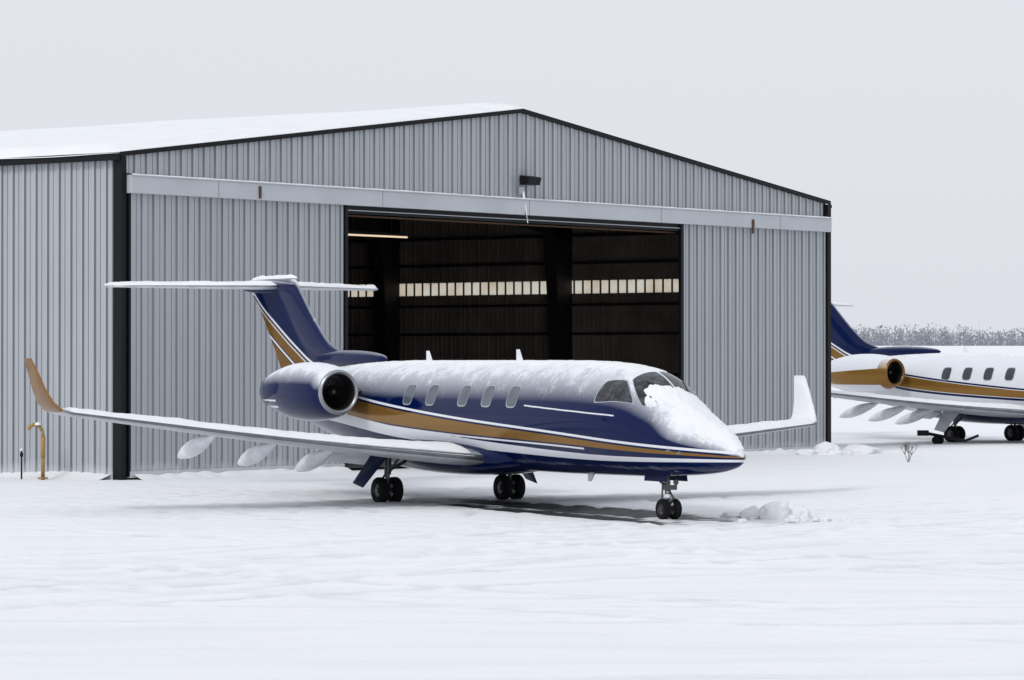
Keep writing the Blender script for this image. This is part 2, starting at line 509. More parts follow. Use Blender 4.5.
        fn.lathe((eng_a-.5, sg*1.88, 2.33), (1, 0, 0), [(0, .375), (0, .001)], 32, 1)
        fn.lathe((eng_a-2.5, sg*1.88, 2.33), (-1, 0, 0), [(0, .34), (.01, .22), (.5, .10), (.75, .01)], 24, 1)
        fn.obj(nm+'_fan', [FANM, DARKI], root)
        mb = MB(); y0 = sg*.75; y1 = sg*1.5; ea = eng_a
        mb.prism([(ea-.6, y0, 2.35), (ea-.9, y0, 2.46), (ea-2.6, y0, 2.44), (ea-3.0, y0, 2.36), (ea-2.6, y0, 2.28), (ea-.9, y0, 2.27)],
                 [(ea-.6, y1, 2.33), (ea-.9, y1, 2.42), (ea-2.3, y1, 2.40), (ea-2.7, y1, 2.34), (ea-2.3, y1, 2.26), (ea-.9, y1, 2.25)], 0)
        ob = mb.obj(nm+'_pylon', [LIV], root); put_attrs(ob, lambda c, n: (-1, -1, max(0, n.z)*.8-.2))
    # landing gear
    def wheel(mb, c, r, w):
        prof = [(-w/2, r*.55), (-w/2, r*.8), (-w*.42, r*.93), (-w*.25, r), (w*.25, r), (w*.42, r*.93), (w/2, r*.8), (w/2, r*.55)]
        mb.lathe(c, (0, 1, 0), prof, 36, 0)
        mb.lathe(c, (0, 1, 0), [(-w*.5, r*.55), (-w*.3, r*.5), (-w*.25, r*.22), (-w*.45, r*.2), (-w*.45, .001)], 24, 1)
        mb.lathe(c, (0, 1, 0), [(w*.5, r*.55), (w*.3, r*.5), (w*.25, r*.22), (w*.45, r*.2), (w*.45, .001)], 24, 1)
    for sg, nm in ((-1, 'starboard_main_gear'), (1, 'port_main_gear')):
        mb = MB(); y = sg*1.5; r = .28
        for dy in (-.17, .17): wheel(mb, (0, y+dy, r-.015), r, .2)
        mb.tube((0, y-.1, r), (0, y+.1, r), .05, m=1)
        mb.tube((0, y, r), (.02, y, .62), .05, m=1); mb.tube((.02, y, .6), (.05, y, 1.05), .075, m=1)
        mb.tube((-.02, y, .35), (-.2, y, .5), .025, m=1); mb.tube((-.2, y, .5), (0, y, .68), .025, m=1)
        mb.tube((.03, y, .68), (.05, y-sg*.7, 1.0), .035, m=1)
        mb.tube((.03, y, .6), (.6, y, 1.02), .03, m=1)
        d0 = y+sg*.12
        mb.prism([(.40, d0, 1.08), (-.36, d0, 1.08), (-.34, d0+sg*.50, .42), (.10, d0+sg*.50, .34)],
                 [(.40, d0+sg*.03, 1.08), (-.36, d0+sg*.03, 1.08), (-.34, d0+sg*.53, .42), (.10, d0+sg*.53, .34)], 2)
        ob = mb.obj(nm, [RUBBER, GEARM, BLUEP if blue else WHITEP], root)
        ob.data.polygons.foreach_set('use_smooth', [len(p.vertices) == 4 and p.material_index == 0 for p in ob.data.polygons])
    mb = MB(); x = 8.52; r = .2
    for dy in (-.125, .125): wheel(mb, (x, dy, r-.01), r, .13)
    mb.tube((x, -.1, r), (x, .1, r), .035, m=1)
    mb.tube((x, 0, r), (x-.03, 0, .5), .036, m=1); mb.tube((x-.03, 0, .48), (x-.08, 0, .95), .058, m=1)
    mb.tube((x+.03, 0, .27), (x+.17, 0, .4), .02, m=1); mb.tube((x+.17, 0, .4), (x+.02, 0, .54), .02, m=1)
    mb.tube((x-.05, 0, .6), (x-.7, 0, .9), .028, m=1)
    mb.tube((x-.02, -.12, .82), (x-.02, -.14, .34), .018, m=1)
    mb.box((x+.02, 0, .6), (.14, .26, .09), 1)
    for dy in (-.09, .09):
        mb.lathe((x+.06, dy, .70), (1, 0, 0), [(0, .03), (.04, .055), (.06, .055), (.062, .001)], 16, 1)
    for sg in (-1, 1):
        mb.prism([(x+.3, sg*.2, .86), (x-.5, sg*.2, .86), (x-.45, sg*.25, .72), (x+.25, sg*.25, .72)],
                 [(x+.3, sg*.215, .86), (x-.5, sg*.215, .86), (x-.45, sg*.265, .72), (x+.25, sg*.265, .72)], 2)
    for (dx, dy, z_, rr_) in ((.05, -.06, .44, .07), (.0, .07, .36, .06), (-.02, .0, .52, .06), (.04, .04, .29, .05)):
        mb.lathe((x+dx, dy, z_-rr_*.6), (0, 0, 1), [(0, rr_*.5), (rr_*.4, rr_), (rr_*.9, rr_*.8), (rr_*1.3, .003)], 10, 3)
    ob = mb.obj('nose_gear', [RUBBER, GEARM, BLUEP if blue else WHITEP, SNOW], root)
    ob.data.polygons.foreach_set('use_smooth', [len(p.vertices) == 4 and p.material_index in (0, 3) for p in ob.data.polygons])
    # snow blanket on crown and nose
    V = []; F = []; na_, np_ = 320, 110
    for i in range(na_+1):
        a = 10.9-16.2*i/na_
        for j in range(np_+1):
            ph = -80+160*j/np_
            lim = 22+14*noise.noise(Vector((a*.8, 2, 4)))+9*noise.noise(Vector((a*4, ph*.04, 1)))+6*noise.noise(Vector((a*11, ph*.1, 1)))
            T = .016
            if a > 8.75:
                lim = 20+36*sm(a, 8.8, 9.6)+26*noise.noise(Vector((a*2.5, ph*.02, 1)))+14*noise.noise(Vector((a*9, ph*.1, 6)))
                T = .03+.015*sm(a, 9, 9.6)-.035*sm(a, 10.3, 10.8)
            if 7.9 < a <= 8.75: lim = (2 if a > 8.1 else 14)+3*noise.noise(Vector((a*9, ph*.1, 1))); T = .014
            nz = noise.noise(Vector((a*2.2, ph*.05, 8)))*.6+noise.noise(Vector((a*7, ph*.15, 3)))*.5+noise.noise(Vector((a*15, ph*.3, 3)))*.3
            f = sm(lim-abs(ph), -6, 9)
            cl = 1-math.hypot((a-8.80)/.34, (ph+26)/25)+.7*noise.noise(Vector((a*6, ph*.12, 4)))
            if cl > 0 and a > 8.2: f = max(f, sm(cl, 0, .5)); T = max(T, .05)
            th = -.02+(T*(1+.8*nz)+.02)*f
            V.append(surf(a, R(ph), th))
    for i in range(na_):
        for j in range(np_):
            k = i*(np_+1)+j; F.append((k, k+1, k+np_+2, k+np_+1))
    mesh_obj('fuselage_snow', V, F, SNOW, root, True)
    return root

def jet_matrix(x, y, th, z=0, sc=1.):
    d = Vector((math.sin(th), -math.cos(th), 0)); p = Vector((-d.y, d.x, 0))
    M = Matrix(((d.x*sc, p.x*sc, 0, x), (d.y*sc, p.y*sc, 0, y), (0, 0, sc, z), (0, 0, 0, 1)))
    return M
build_jet('business_jet', jet_matrix(-1.35, 64.3, R(30.5)))
J2 = jet_matrix(17.65, 112.0, R(39), 0, 1.1)
build_jet('business_jet.001', J2, blue=False, win_a=(-.8, .15, 1.1, 2.05, 3.0, 3.95), eng_a=-2.4, dors=-2.0, ztips=(1.75, 1.75))

# ------------------------------------------------------------------ hangar
def siding(name, col):
    m, nt, b, o = new_mat(name)
    tc = N(nt, 'ShaderNodeTexCoord')
    mp = N(nt, 'ShaderNodeMapping'); mp.inputs['Scale'].default_value = (1.6, 1.6, .08)
    nt.links.new(tc.outputs['Object'], mp.inputs[0])
    n1 = noise_n(nt, 2.0, 6, mp.outputs[0], .65)
    n2 = noise_n(nt, .35, 3, tc.outputs['Object'])
    c = mixc(nt, mapr(nt, n1.outputs[0], .3, .7), [x*.90 for x in col], [x*1.05 for x in col])
    c = mixc(nt, mapr(nt, n2.outputs[0], .35, .7, 0, .3), c, [x*.84 for x in col])
    sx = N(nt, 'ShaderNodeSeparateXYZ'); nt.links.new(tc.outputs['Object'], sx.inputs[0])
    n3 = noise_n(nt, 1.5, 5, tc.outputs['Object'])
    g = math_n(nt, 'SUBTRACT', mapr(nt, sx.outputs[2], 0, .7, 1., 0.), math_n(nt, 'MULTIPLY', n3.outputs[0], .9))
    c = mixc(nt, mapr(nt, g, 0, .5, 0, .7), c, (.62, .64, .67))
    nt.links.new(c, b.inputs['Base Color'])
    b.inputs['Roughness'].default_value = .45
    return m
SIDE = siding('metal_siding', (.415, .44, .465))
RIB_SHADE = siding('siding_rib_shade', (.19, .20, .22))  # darker siding for the rib flanks: rib shading put into the colour
TRACKP = simple('track_cover_paint', (.46, .485, .51), .5, var=.06, scale=1.)
INT = simple('interior_liner', (.19, .155, .13), .8, var=.3, scale=.6)
STEEL = simple('primer_steel', (.016, .015, .016), .6)
FLOOR = simple('concrete_floor', (.14, .14, .14), .6)

C0 = Vector((-9.88, 75.72, 0)); Wd = Vector((.657, .754, 0)); Wd.normalize()
NB = Vector((-.83, .557, 0)); NB.normalize()
OUTF = Vector((Wd.y, -Wd.x, 0))
OUTL = Vector((-NB.y, NB.x, 0))
if OUTL.dot(Wd) > 0: OUTL = -OUTL
WL = 30.75; DL = 40.; EV = 8.17; RISE = 2.05
def roofz(s): return EV+RISE*(1-abs(s-WL/2)/(WL/2))
def P(s, t, z, o=0.): 
    v = C0+Wd*s+NB*t+OUTF*o; return Vector((v.x, v.y, z))
hangar = empty('aircraft_hangar')

def ribbed(mb, p0, d, L, z0, z1f, out, off=0., rib=.05, pitch=.4, m=0, s0=0., extra=(), shade_m=9):
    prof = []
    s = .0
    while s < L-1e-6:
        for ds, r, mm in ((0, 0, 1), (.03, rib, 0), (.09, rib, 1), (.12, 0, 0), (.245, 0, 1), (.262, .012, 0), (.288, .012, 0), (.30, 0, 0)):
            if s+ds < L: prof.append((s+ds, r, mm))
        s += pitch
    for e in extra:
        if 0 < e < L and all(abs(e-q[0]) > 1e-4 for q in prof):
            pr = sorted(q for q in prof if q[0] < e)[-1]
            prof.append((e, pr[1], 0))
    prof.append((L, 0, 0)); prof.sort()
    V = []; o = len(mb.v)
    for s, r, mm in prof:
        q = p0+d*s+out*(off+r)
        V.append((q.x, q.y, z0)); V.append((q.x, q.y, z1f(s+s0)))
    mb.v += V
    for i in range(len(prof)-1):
        mb.f.append((o+2*i, o+2*i+2, o+2*i+3, o+2*i+1)); mb.m.append(shade_m if (prof[i][2] and shade_m != 9) else m)
mb = MB()
ribbed(mb, P(0, 0, 0), NB, DL, .0, lambda s: EV, OUTL, .02, shade_m=1)
ribbed(mb, P(0, 0, 0), Wd, WL, 7.5, roofz, OUTF, .02, extra=(WL/2,), shade_m=1)
ribbed(mb, P(0, DL, 0), Wd, WL, 0., roofz, -OUTF, .02, extra=(WL/2,), shade_m=1)
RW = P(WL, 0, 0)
ribbed(mb, RW, NB, DL, 0., lambda s: 5.33, -OUTL, .02, shade_m=1)
ribbed(mb, RW, NB, DL, 5.80, lambda s: EV, -OUTL, .02, shade_m=1)
mb.obj('wall_siding', [SIDE, RIB_SHADE], hangar, fix=False)
mb = MB()
def quad(a, b, c, d, m=0): mb.add([a, b, c, d], [(0, 1, 2, 3)], m)
i_ = .12
quad(P(i_, .1, 0), P(i_, DL-.1, 0), P(i_, DL-.1, EV), P(i_, .1, EV))
mb.add([P(i_, DL-.1, 0), P(WL-i_, DL-.1, 0), P(WL-i_, DL-.1, EV), P(WL/2, DL-.1, EV+RISE-.02), P(i_, DL-.1, EV)], [(0, 1, 2, 3, 4)])
mb.add([P(0, .1, 7.45), P(WL, .1, 7.45), P(WL, .1, EV), P(WL/2, .1, EV+RISE-.02), P(0, .1, EV)], [(0, 1, 2, 3, 4)])
quad(P(0, .06, 0), P(8.1, .06, 0), P(8.1, .06, 7.6), P(0, .06, 7.6))
quad(P(23.0, .06, 0), P(WL, .06, 0), P(WL, .06, 7.6), P(23.0, .06, 7.6))
ribbed(mb, P(WL-i_, .1, 0), NB, DL-.2, 0, lambda s: 5.34, OUTL, 0., rib=.03)
ribbed(mb, P(WL-i_, .1, 0), NB, DL-.2, 5.79, lambda s: EV, OUTL, 0., rib=.03)
mb.obj('interior_liner', [INT], hangar, fix=False)
mb = MB()
quad(P(.1, .0, .07), P(WL-.1, .0, .07), P(WL-.1, DL-.1, .07), P(.1, DL-.1, .07))
mb.obj('floor_slab', [FLOOR], hangar, fix=False)
m, nt, b, o = new_mat('translucent_panel')
nt.nodes.remove(b)
tr = N(nt, 'ShaderNodeBsdfTranslucent'); df = N(nt, 'ShaderNodeBsdfDiffuse'); ms = N(nt, 'ShaderNodeMixShader')
tc = N(nt, 'ShaderNodeTexCoord'); nn = noise_n(nt, 1.2, 4, tc.outputs['Object'])
cc = mixc(nt, mapr(nt, nn.outputs[0], .35, .65), (.80, .66, .48), (.92, .85, .70))
nt.links.new(cc, tr.inputs[0]); nt.links.new(cc, df.inputs[0]); ms.inputs[0].default_value = .1
nt.links.new(tr.outputs[0], ms.inputs[1]); nt.links.new(df.outputs[0], ms.inputs[2]); nt.links.new(ms.outputs[0], o.inputs[0])
TRANS = m
mb = MB()
q0 = P(WL, .2, 5.32); q1 = P(WL, DL-.2, 5.32); q2 = P(WL, DL-.2, 5.81); q3 = P(WL, .2, 5.81)
mb.add([q0, q1, q2, q3], [(0, 1, 2, 3)])
mb.obj('translucent_strip', [TRANS], hangar, fix=False)
mb = MB()
t = .4
while t < DL:
    a = P(WL-.06, t, 5.32); c = P(WL-.06, t+.06, 5.32); dz = Vector((0, 0, .49)); ww = Wd*.03
    mb.prism([a, c, c+ww, a+ww], [a+dz, c+dz, c+dz+ww, a+dz+ww]); t += .36
mb.obj('strip_mullions', [INT], hangar)
mb = MB()
def beam(pa, pb, qa, qb, wid):
    e = NB*wid
    mb.prism([pa, pb, pb+e, pa+e], [qa, qb, qb+e, qa+e])
for t in (.4, 3.0, 9.8, 17.2, 24., 31., 39.):
    for side in (0, 1):
        def S(x): return x if side == 0 else WL-x
        beam(P(S(.15), t, .05), P(S(.5), t, .05), P(S(.15), t, EV-.1), P(S(1.15), t, EV-.1), .45)
        beam(P(S(.15), t, EV-1.0), P(S(.15), t, EV-.06), P(S(WL/2), t, EV+RISE-.75), P(S(WL/2), t, EV+RISE-.1), .3)
for z in (1.2, 2.5, 3.9, 4.9, 6.35, 7.3):
    for s in (.14, WL-.34):
        a = P(s, .3, z); c = P(s, DL-.3, z); e = Wd*.2; h = Vector((0, 0, .09))
        mb.prism([a, a+e, a+e+h, a+h], [c, c+e, c+e+h, c+h])
for k in range(1, 20):
    s = WL*k/20; a = P(s, .3, roofz(s)-.32); c = P(s, DL-.3, roofz(s)-.32); e = Wd*.08; h = Vector((0, 0, .2))
    mb.prism([a, a+e, a+e+h, a+h], [c, c+e, c+e+h, c+h])
mb.obj('steel_frame', [STEEL], hangar)
LO = .10
mb = MB()
for (s0, s1) in ((.18, 7.98), (22.86, 30.6)):
    ribbed(mb, P(s0, 0, 0), Wd, s1-s0, .10, lambda s: 7.35, OUTF, LO, shade_m=2)
    for s in (s0, s1):
        a = P(s-.03, 0, .08); 
        A = (a+OUTF*.05, a+Wd*.06+OUTF*.05, a+Wd*.06+OUTF*(LO+.062), a+OUTF*(LO+.062))
        mb.prism(A, [v+Vector((0, 0, 7.2)) for v in A], 1)
    a = P(s0, 0, .05); c = P(s1, 0, .05); h = Vector((0, 0, .16))
    A = [a+OUTF*.06, a+OUTF*(LO+.07), a+OUTF*(LO+.07)+h, a+OUTF*.06+h]
    B = [c+OUTF*.06, c+OUTF*(LO+.07), c+OUTF*(LO+.07)+h, c+OUTF*.06+h]
    mb.prism(A, B, 0)
mb.obj('sliding_door_leaves', [SIDE, BLACK, RIB_SHADE], hangar, fix=False)
mb = MB()
def hbox(s0, s1, z0, z1, o0, o1, m=0):
    A = [P(s0, 0, z0, o0), P(s0, 0, z0, o1), P(s0, 0, z1, o1), P(s0, 0, z1, o0)]
    B = [P(s1, 0, z0, o0), P(s1, 0, z0, o1), P(s1, 0, z1, o1), P(s1, 0, z1, o0)]
    mb.prism(A, B, m)
hbox(.12, WL-.05, 7.24, 7.67, .0, .30, 0)
hbox(.12, WL-.05, 7.672, 7.70, .0, .33, 0)
hbox(7.98, 22.9, 7.02, 7.235, .05, .12, 1)
hbox(7.98, 22.9, 6.96, 7.00, -.25, -.12, 2)
hbox(7.98, 22.9, 7.10, 7.12, .121, .15, 0)
for s in np.arange(3.1, 30, 6.18): hbox(s, s+.012, 7.242, 7.668, .30, .303, 1)
hbox(4.55, 4.62, 7.28, 7.6, .301, .34, 2); hbox(26.3, 26.40, 7.25, 7.5, .301, .34, 2); hbox(26.32, 26.38, 7.05, 7.25, .28, .33, 2)
hbox(22.78, 22.92, .06, 7.24, .17, .19, 1)
hbox(7.93, 8.03, .06, 7.24, .17, .19, 1)
def vpost(pts, z1, m=1):
    mb.prism(pts, [v+Vector((0, 0, z1)) for v in pts], m)
vpost([P(-.07, -.0, 0, .11), P(.10, 0, 0, .11), P(.10, 0, 0, -.05), P(-.07, .14, 0, -.05)], EV)
vpost([P(WL-.13, 0, 0, .20), P(WL+.06, 0, 0, .20), P(WL+.06, .2, 0, 0), P(WL-.13, .2, 0, 0)], EV-.02)
mb.obj('door_track_and_trim', [TRACKP, BLACK, RUST], hangar, bevel=.006)
mb = MB()
ov = .12; eo = .12
for side in (0, 1):
    sa = -eo if side == 0 else WL+eo; sb = WL/2
    za = EV-RISE*eo/(WL/2)+.03; zb = EV+RISE+.03
    A = [P(sa, 0, za, ov), P(sb, 0, zb, ov), P(sb, 0, zb+.08, ov), P(sa, 0, za+.08, ov)]
    B = [P(sa, DL, za, -ov), P(sb, DL, zb, -ov), P(sb, DL, zb+.08, -ov), P(sa, DL, za+.08, -ov)]
    mb.prism(A, B, 0)
    A = [P(sa, 0, za-.03, ov+.03), P(sb, 0, zb-.03, ov+.03), P(sb, 0, zb+.09, ov+.03), P(sa, 0, za+.09, ov+.03)]
    B = [v-OUTF*.06 for v in A]
    mb.prism(A, B, 0)
a = P(-.22, 0, 8.06, .12); c = P(-.22, DL, 8.06, -.1); e = Wd*.1; h = Vector((0, 0, .12))
mb.prism([a, a+e, a+e+h, a+h], [c, c+e, c+e+h, c+h], 0)
a = P(WL+.12, 0, 8.04, .12); c = P(WL+.12, DL, 8.04, -.1)
mb.prism([a, a+e, a+e+h, a+h], [c, c+e, c+e+h, c+h], 0)
mb.obj('roof_deck_and_gutters', [BLACK], hangar)
V = []; F = []; ns, ntt = 120, 140
for i in range(ns+1):
    s = -.16+(WL+.32)*i/ns
    for j in range(ntt+1):
        u = (j/ntt)**1.8
        t = -.12+(DL+.2)*u
        base = EV+RISE*(1-abs(s-WL/2)/(WL/2))+.10
        e = min(1, (t+.12)/1.4)**.5; e2 = min(1, min(s+.16, WL+.16-s)/.5)**.5
        th = (.02+.25*e)*e2+.05*noise.noise(Vector((s*.35, t*.25, 2)))*e
        V.append(P(s, t, base+th-.01))
for i in range(ns):
    for j in range(ntt):
        k = i*(ntt+1)+j; F.append((k, k+ntt+1, k+ntt+2, k+1))
mesh_obj('roof_snow', V, F, SNOW, hangar, True)
V = []; F = []; n = 240
for i in range(n+1):
    s = .12+(WL-.24)*i/n
    for (o, z) in ((.335, 7.70), (.32, 7.715), (.18, 7.74), (.02, 7.75)):
        V.append(P(s, 0, z+(.014*noise.noise(Vector((s*2, o, 3))) if z > 7.71 else 0), o))
for i in range(n):
    for j in range(3): F.append((i*4+j, i*4+j+1, i*4+j+5, i*4+j+4))
mesh_obj('track_cover_snow', V, F, SNOW, hangar, True)
mb = MB()
mb.prism([P(15.25, 0, 8.12, .12), P(15.25, 0, 8.12, .42), P(15.25, 0, 8.34, .48), P(15.25, 0, 8.40, .12)],
         [P(15.8, 0, 8.12, .12), P(15.8, 0, 8.12, .42), P(15.8, 0, 8.34, .48), P(15.8, 0, 8.40, .12)], 0)
mb.tube(P(15.3, 0, 8.1, .12), P(15.3, 0, 7.1, .36), .025, m=1)
mb.tube(P(15.3, 0, 7.95, .2), P(15.3, 0, 7.0, .38), .04, .012, m=2)
mb.box(P(15.3, 0, 7.95, .14), (.16, .16, .2), 1)
mb.obj('flood_light', [BLACK, METAL, SNOW], hangar)
EM, nt, b, o = new_mat('lit_tube')
b.inputs['Emission Color'].default_value = (1, .78, .55, 1); b.inputs['Emission Strength'].default_value = .8
nn = noise_n(nt, 3); nt.links.new(mixc(nt, nn.outputs[0], (.8, .7, .5), (.9, .8, .6)), b.inputs['Base Color'])
mb = MB()
q = Vector((-5.3, 96., 7.05)); e = Wd*3.0
A = [q+Vector((0, 0, .05)), q+NB*.2+Vector((0, 0, .05)), q+NB*.2+Vector((0, 0, .12)), q+Vector((0, 0, .12))]
mb.prism(A, [v+e for v in A], 1)
mb.tube(q+NB*.05+Wd*.1, q+NB*.05+Wd*2.9, .03, m=0)
mb.tube(q+Wd*.3+Vector((0,0,.1)), q+Wd*.3+Vector((0,0,2.0)), .015, m=1); mb.tube(q+Wd*2.1+Vector((0,0,.1)), q+Wd*2.1+Vector((0,0,2.2)), .015, m=1)
mb.obj('tube_light_fixture', [EM, STEEL], hangar)

# ------------------------------------------------------------------ ground
def gl(a, b, step): 
    n = max(1, int(round((b-a)/step))); return [a+(b-a)*i/n for i in range(n)]
def geo(a, b, n, p=2.2): return [a+(b-a)*((i)/n)**p for i in range(1, n+1)]
xs = sorted([-v for v in geo(15, 3500, 40)])+gl(-15, 15, .12)+[15]+geo(15, 3500, 40)
ys = sorted([-v for v in geo(0, 600, 12)])+gl(0, 26, 1.5)+gl(26, 72, .11)+gl(72, 130, .5)+[130]+geo(130, 4500, 50)
rt = random.Random(8)
tracks = []
for k in range(7):
    tracks.append((29+k*4.6+rt.uniform(-1.5, 1.5), rt.uniform(-.28, .2), rt.uniform(-.012, .012), rt.uniform(.22, .36), rt.choice((0, 2.3)), rt.uniform(.5, .9)))
for k in range(6):
    tracks.append((rt.uniform(34, 52), rt.uniform(.35, 1.3), rt.uniform(-.02, .0), rt.uniform(.2, .3), 2.2, .9))
for k in range(2):
    tracks.append((rt.uniform(36, 48), rt.uniform(-.9, -.5), rt.uniform(-.01, .01), .24, 2.2, .8))
jd = Vector((math.sin(R(30.5)), -math.cos(R(30.5)))); jp = Vector((-jd.y, jd.x)); jo = Vector((-1.35, 64.3))
nx, ny = len(xs), len(ys)
V = []; trk = []; bare_shade = []
for y in ys:
    for x in xs:
        z = 0.; tr_ = 0.; ba = 0.
        near = (abs(x) < 40 and 20 < y < 140)
        if near:
            v = Vector((x*.12, y*.12, 0)); z += .03*noise.noise(v)+.006*noise.noise(Vector((x*.9, y*.9, 5)))
            if abs(x) < 15.5 and y < 73:
                z += .005*noise.noise(Vector((x*2.1, y*2.1, 9)))+.004*noise.noise(Vector((x*5, y*5, 2)))
                wob = .3*noise.noise(Vector((x*.4, 3, 3)))
                for (c, k, q, w, gap, st_) in tracks:
                    for g in ((0,) if gap == 0 else (0, gap)):
                        sl = math.sqrt(1+(k+2*q*x)**2)
                        d = abs(y+wob-(c+g*sl+k*x+q*x*x))/sl
                        if d < w*2.2:
                            f = 1-sm(d, w*.4, w*1.1)
                            br = max(0, min(1, .45+1.0*noise.noise(Vector((x*.3, y*.3, c)))))
                            tr_ = max(tr_, f*st_*br)
                            z += (-.03*f*st_+.03*st_*math.exp(-((d-w*1.4)/(w*.35))**2)*(1+noise.noise(Vector((x*3, y*3, 4)))))*(.3+.7*br)
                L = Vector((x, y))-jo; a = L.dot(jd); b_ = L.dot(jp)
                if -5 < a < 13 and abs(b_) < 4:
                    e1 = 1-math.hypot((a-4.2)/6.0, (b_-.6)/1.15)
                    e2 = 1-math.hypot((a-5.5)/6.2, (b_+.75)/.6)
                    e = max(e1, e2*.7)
                    ba = max(0, min(1, e*1.8+.15))  # mask for bare tarmac and the painted shadow below the jet
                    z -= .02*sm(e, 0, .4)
                rr_ = math.hypot((a-2)*.8, b_+1)
                if rr_ < 11:
                    k_ = 1-sm(rr_, 6, 11)
                    pn = noise.noise(Vector((x*3.1, y*1.6, 20)))
                    z += .03*max(0, pn)*k_
                    if pn < -.3: z -= .03*k_; tr_ = max(tr_, .6*k_)
                if x < 0 and 66 < y < 73:
                    pn = noise.noise(Vector((x*2.7, y*1.4, 30)))
                    z += .05*max(0, pn)
        z += 8.6*sm(y, 190, 1150)
        V.append((x, y, z)); trk.append(tr_); bare_shade.append(ba)
F = [(j*nx+i, j*nx+i+1, (j+1)*nx+i+1, (j+1)*nx+i) for j in range(ny-1) for i in range(nx-1)]
m, nt, b, o = new_mat('snowy_apron')
tc = N(nt, 'ShaderNodeTexCoord')
def at(nm):
    a = N(nt, 'ShaderNodeAttribute'); a.attribute_name = nm; return a.outputs['Fac']
mp = N(nt, 'ShaderNodeMapping'); mp.inputs['Scale'].default_value = (.10, .5, 1); mp.inputs['Rotation'].default_value = (0, 0, .12)
nt.links.new(tc.outputs['Object'], mp.inputs[0])
nS = noise_n(nt, 2.2, 7, mp.outputs[0], .62)
nL = noise_n(nt, .12, 4, tc.outputs['Object'])
nF = noise_n(nt, 3.5, 8, tc.outputs['Object'], .7)
nG = noise_n(nt, 26, 4, tc.outputs['Object'], .7)
SN = (.885, .895, .912); CP = (.77, .79, .825)
c = mixc(nt, mapr(nt, nS.outputs[0], .46, .72, 0, .55), SN, CP)
c = mixc(nt, mapr(nt, nL.outputs[0], .45, .75, 0, .3), c, CP)
tf = math_n(nt, 'MULTIPLY', at('track'), mapr(nt, nF.outputs[0], .3, .6, .3, 1.))
c = mixc(nt, tf, c, (.64, .665, .71))
mp2 = N(nt, 'ShaderNodeMapping'); mp2.inputs['Rotation'].default_value = (0, 0, R(59.5)); mp2.inputs['Scale'].default_value = (.35, 2.2, 1)
mp2.vector_type = 'POINT'
nt.links.new(tc.outputs['Object'], mp2.inputs[0])
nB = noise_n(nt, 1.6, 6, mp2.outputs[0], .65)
bf = mapr(nt, math_n(nt, 'ADD', at('bare_shade'), math_n(nt, 'MULTIPLY', math_n(nt, 'SUBTRACT', nB.outputs[0], .5), 1.6)), .36, .66)
bf = math_n(nt, 'MULTIPLY', bf, mapr(nt, at('bare_shade'), 0, .1))
c = mixc(nt, bf, c, (.045, .047, .053))  # bare tarmac, with the jet's contact shadow painted into the same dark colour
nt.links.new(c, b.inputs['Base Color'])
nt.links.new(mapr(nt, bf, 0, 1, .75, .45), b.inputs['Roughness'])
b.inputs['Specular IOR Level'].default_value = .2
hh = math_n(nt, 'ADD', math_n(nt, 'MULTIPLY', nF.outputs[0], .45), math_n(nt, 'MULTIPLY', nG.outputs[0], .3))
hh = math_n(nt, 'ADD', hh, math_n(nt, 'MULTIPLY', nS.outputs[0], 1.4))
bump(nt, b, hh, .7, .055)
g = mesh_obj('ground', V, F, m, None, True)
for k, v in (('track', trk), ('bare_shade', bare_shade)):
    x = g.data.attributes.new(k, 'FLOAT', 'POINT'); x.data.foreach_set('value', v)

# ------------------------------------------------------------------ distant trees
m, nt, b, o = new_mat('hazy_frosted_twigs')
oi = N(nt, 'ShaderNodeAttribute'); oi.attribute_name = 'tone'
tc = N(nt, 'ShaderNodeTexCoord'); nn = noise_n(nt, .05, 4, tc.outputs['Object'])
ff = math_n(nt, 'ADD', math_n(nt, 'MULTIPLY', oi.outputs['Fac'], .7), math_n(nt, 'MULTIPLY', nn.outputs[0], .3))
nt.links.new(mixc(nt, ff, (.22, .24, .27), (.34, .365, .40)), b.inputs['Base Color']); b.inputs['Roughness'].default_value = .9  # frost grey, with the treeline's distance haze mixed into the colour
b.inputs['Specular IOR Level'].default_value = 0
TW = m
V = []; F = []; tone = []
rr = random.Random(11)
for k in range(4600):
    x = rr.uniform(-420, 620); y = rr.uniform(1150, 1330)
    h = rr.uniform(4.2, 8.0)*(1+.12*math.sin(x*.013)+.1*math.sin(x*.05)); z0 = 8.6*sm(y, 190, 1150)-.2; r = h*rr.uniform(.25, .4)
    tn = rr.random()
    w = .16
    o = len(V); V += [(x-w, y, z0), (x+w, y, z0), (x, y, z0+h)]; F.append((o, o+1, o+2)); tone.append(tn*.5)
    for q in range(26):
        zz = h*(.03+.95*rr.random()**1.2); rad = r*math.sqrt(max(.02, 1-((zz/h-.4)/.65)**2))
        an = rr.uniform(0, 6.28); rd = rad*math.sqrt(rr.random())
        cx = x+rd*math.cos(an); cy = y+rd*math.sin(an); s = rr.uniform(.3, .8)
        o = len(V)
        for t_ in range(3):
            V.append((cx+rr.uniform(-s, s), cy+rr.uniform(-s, s), z0+zz+rr.uniform(-s, s)*1.1))
        F.append((o, o+1, o+2)); tone.append(min(1, max(0, tn*.5+rr.random()*.5)))
tl = mesh_obj('distant_trees', V, F, TW)
x = tl.data.attributes.new('tone', 'FLOAT', 'FACE'); x.data.foreach_set('value', tone)

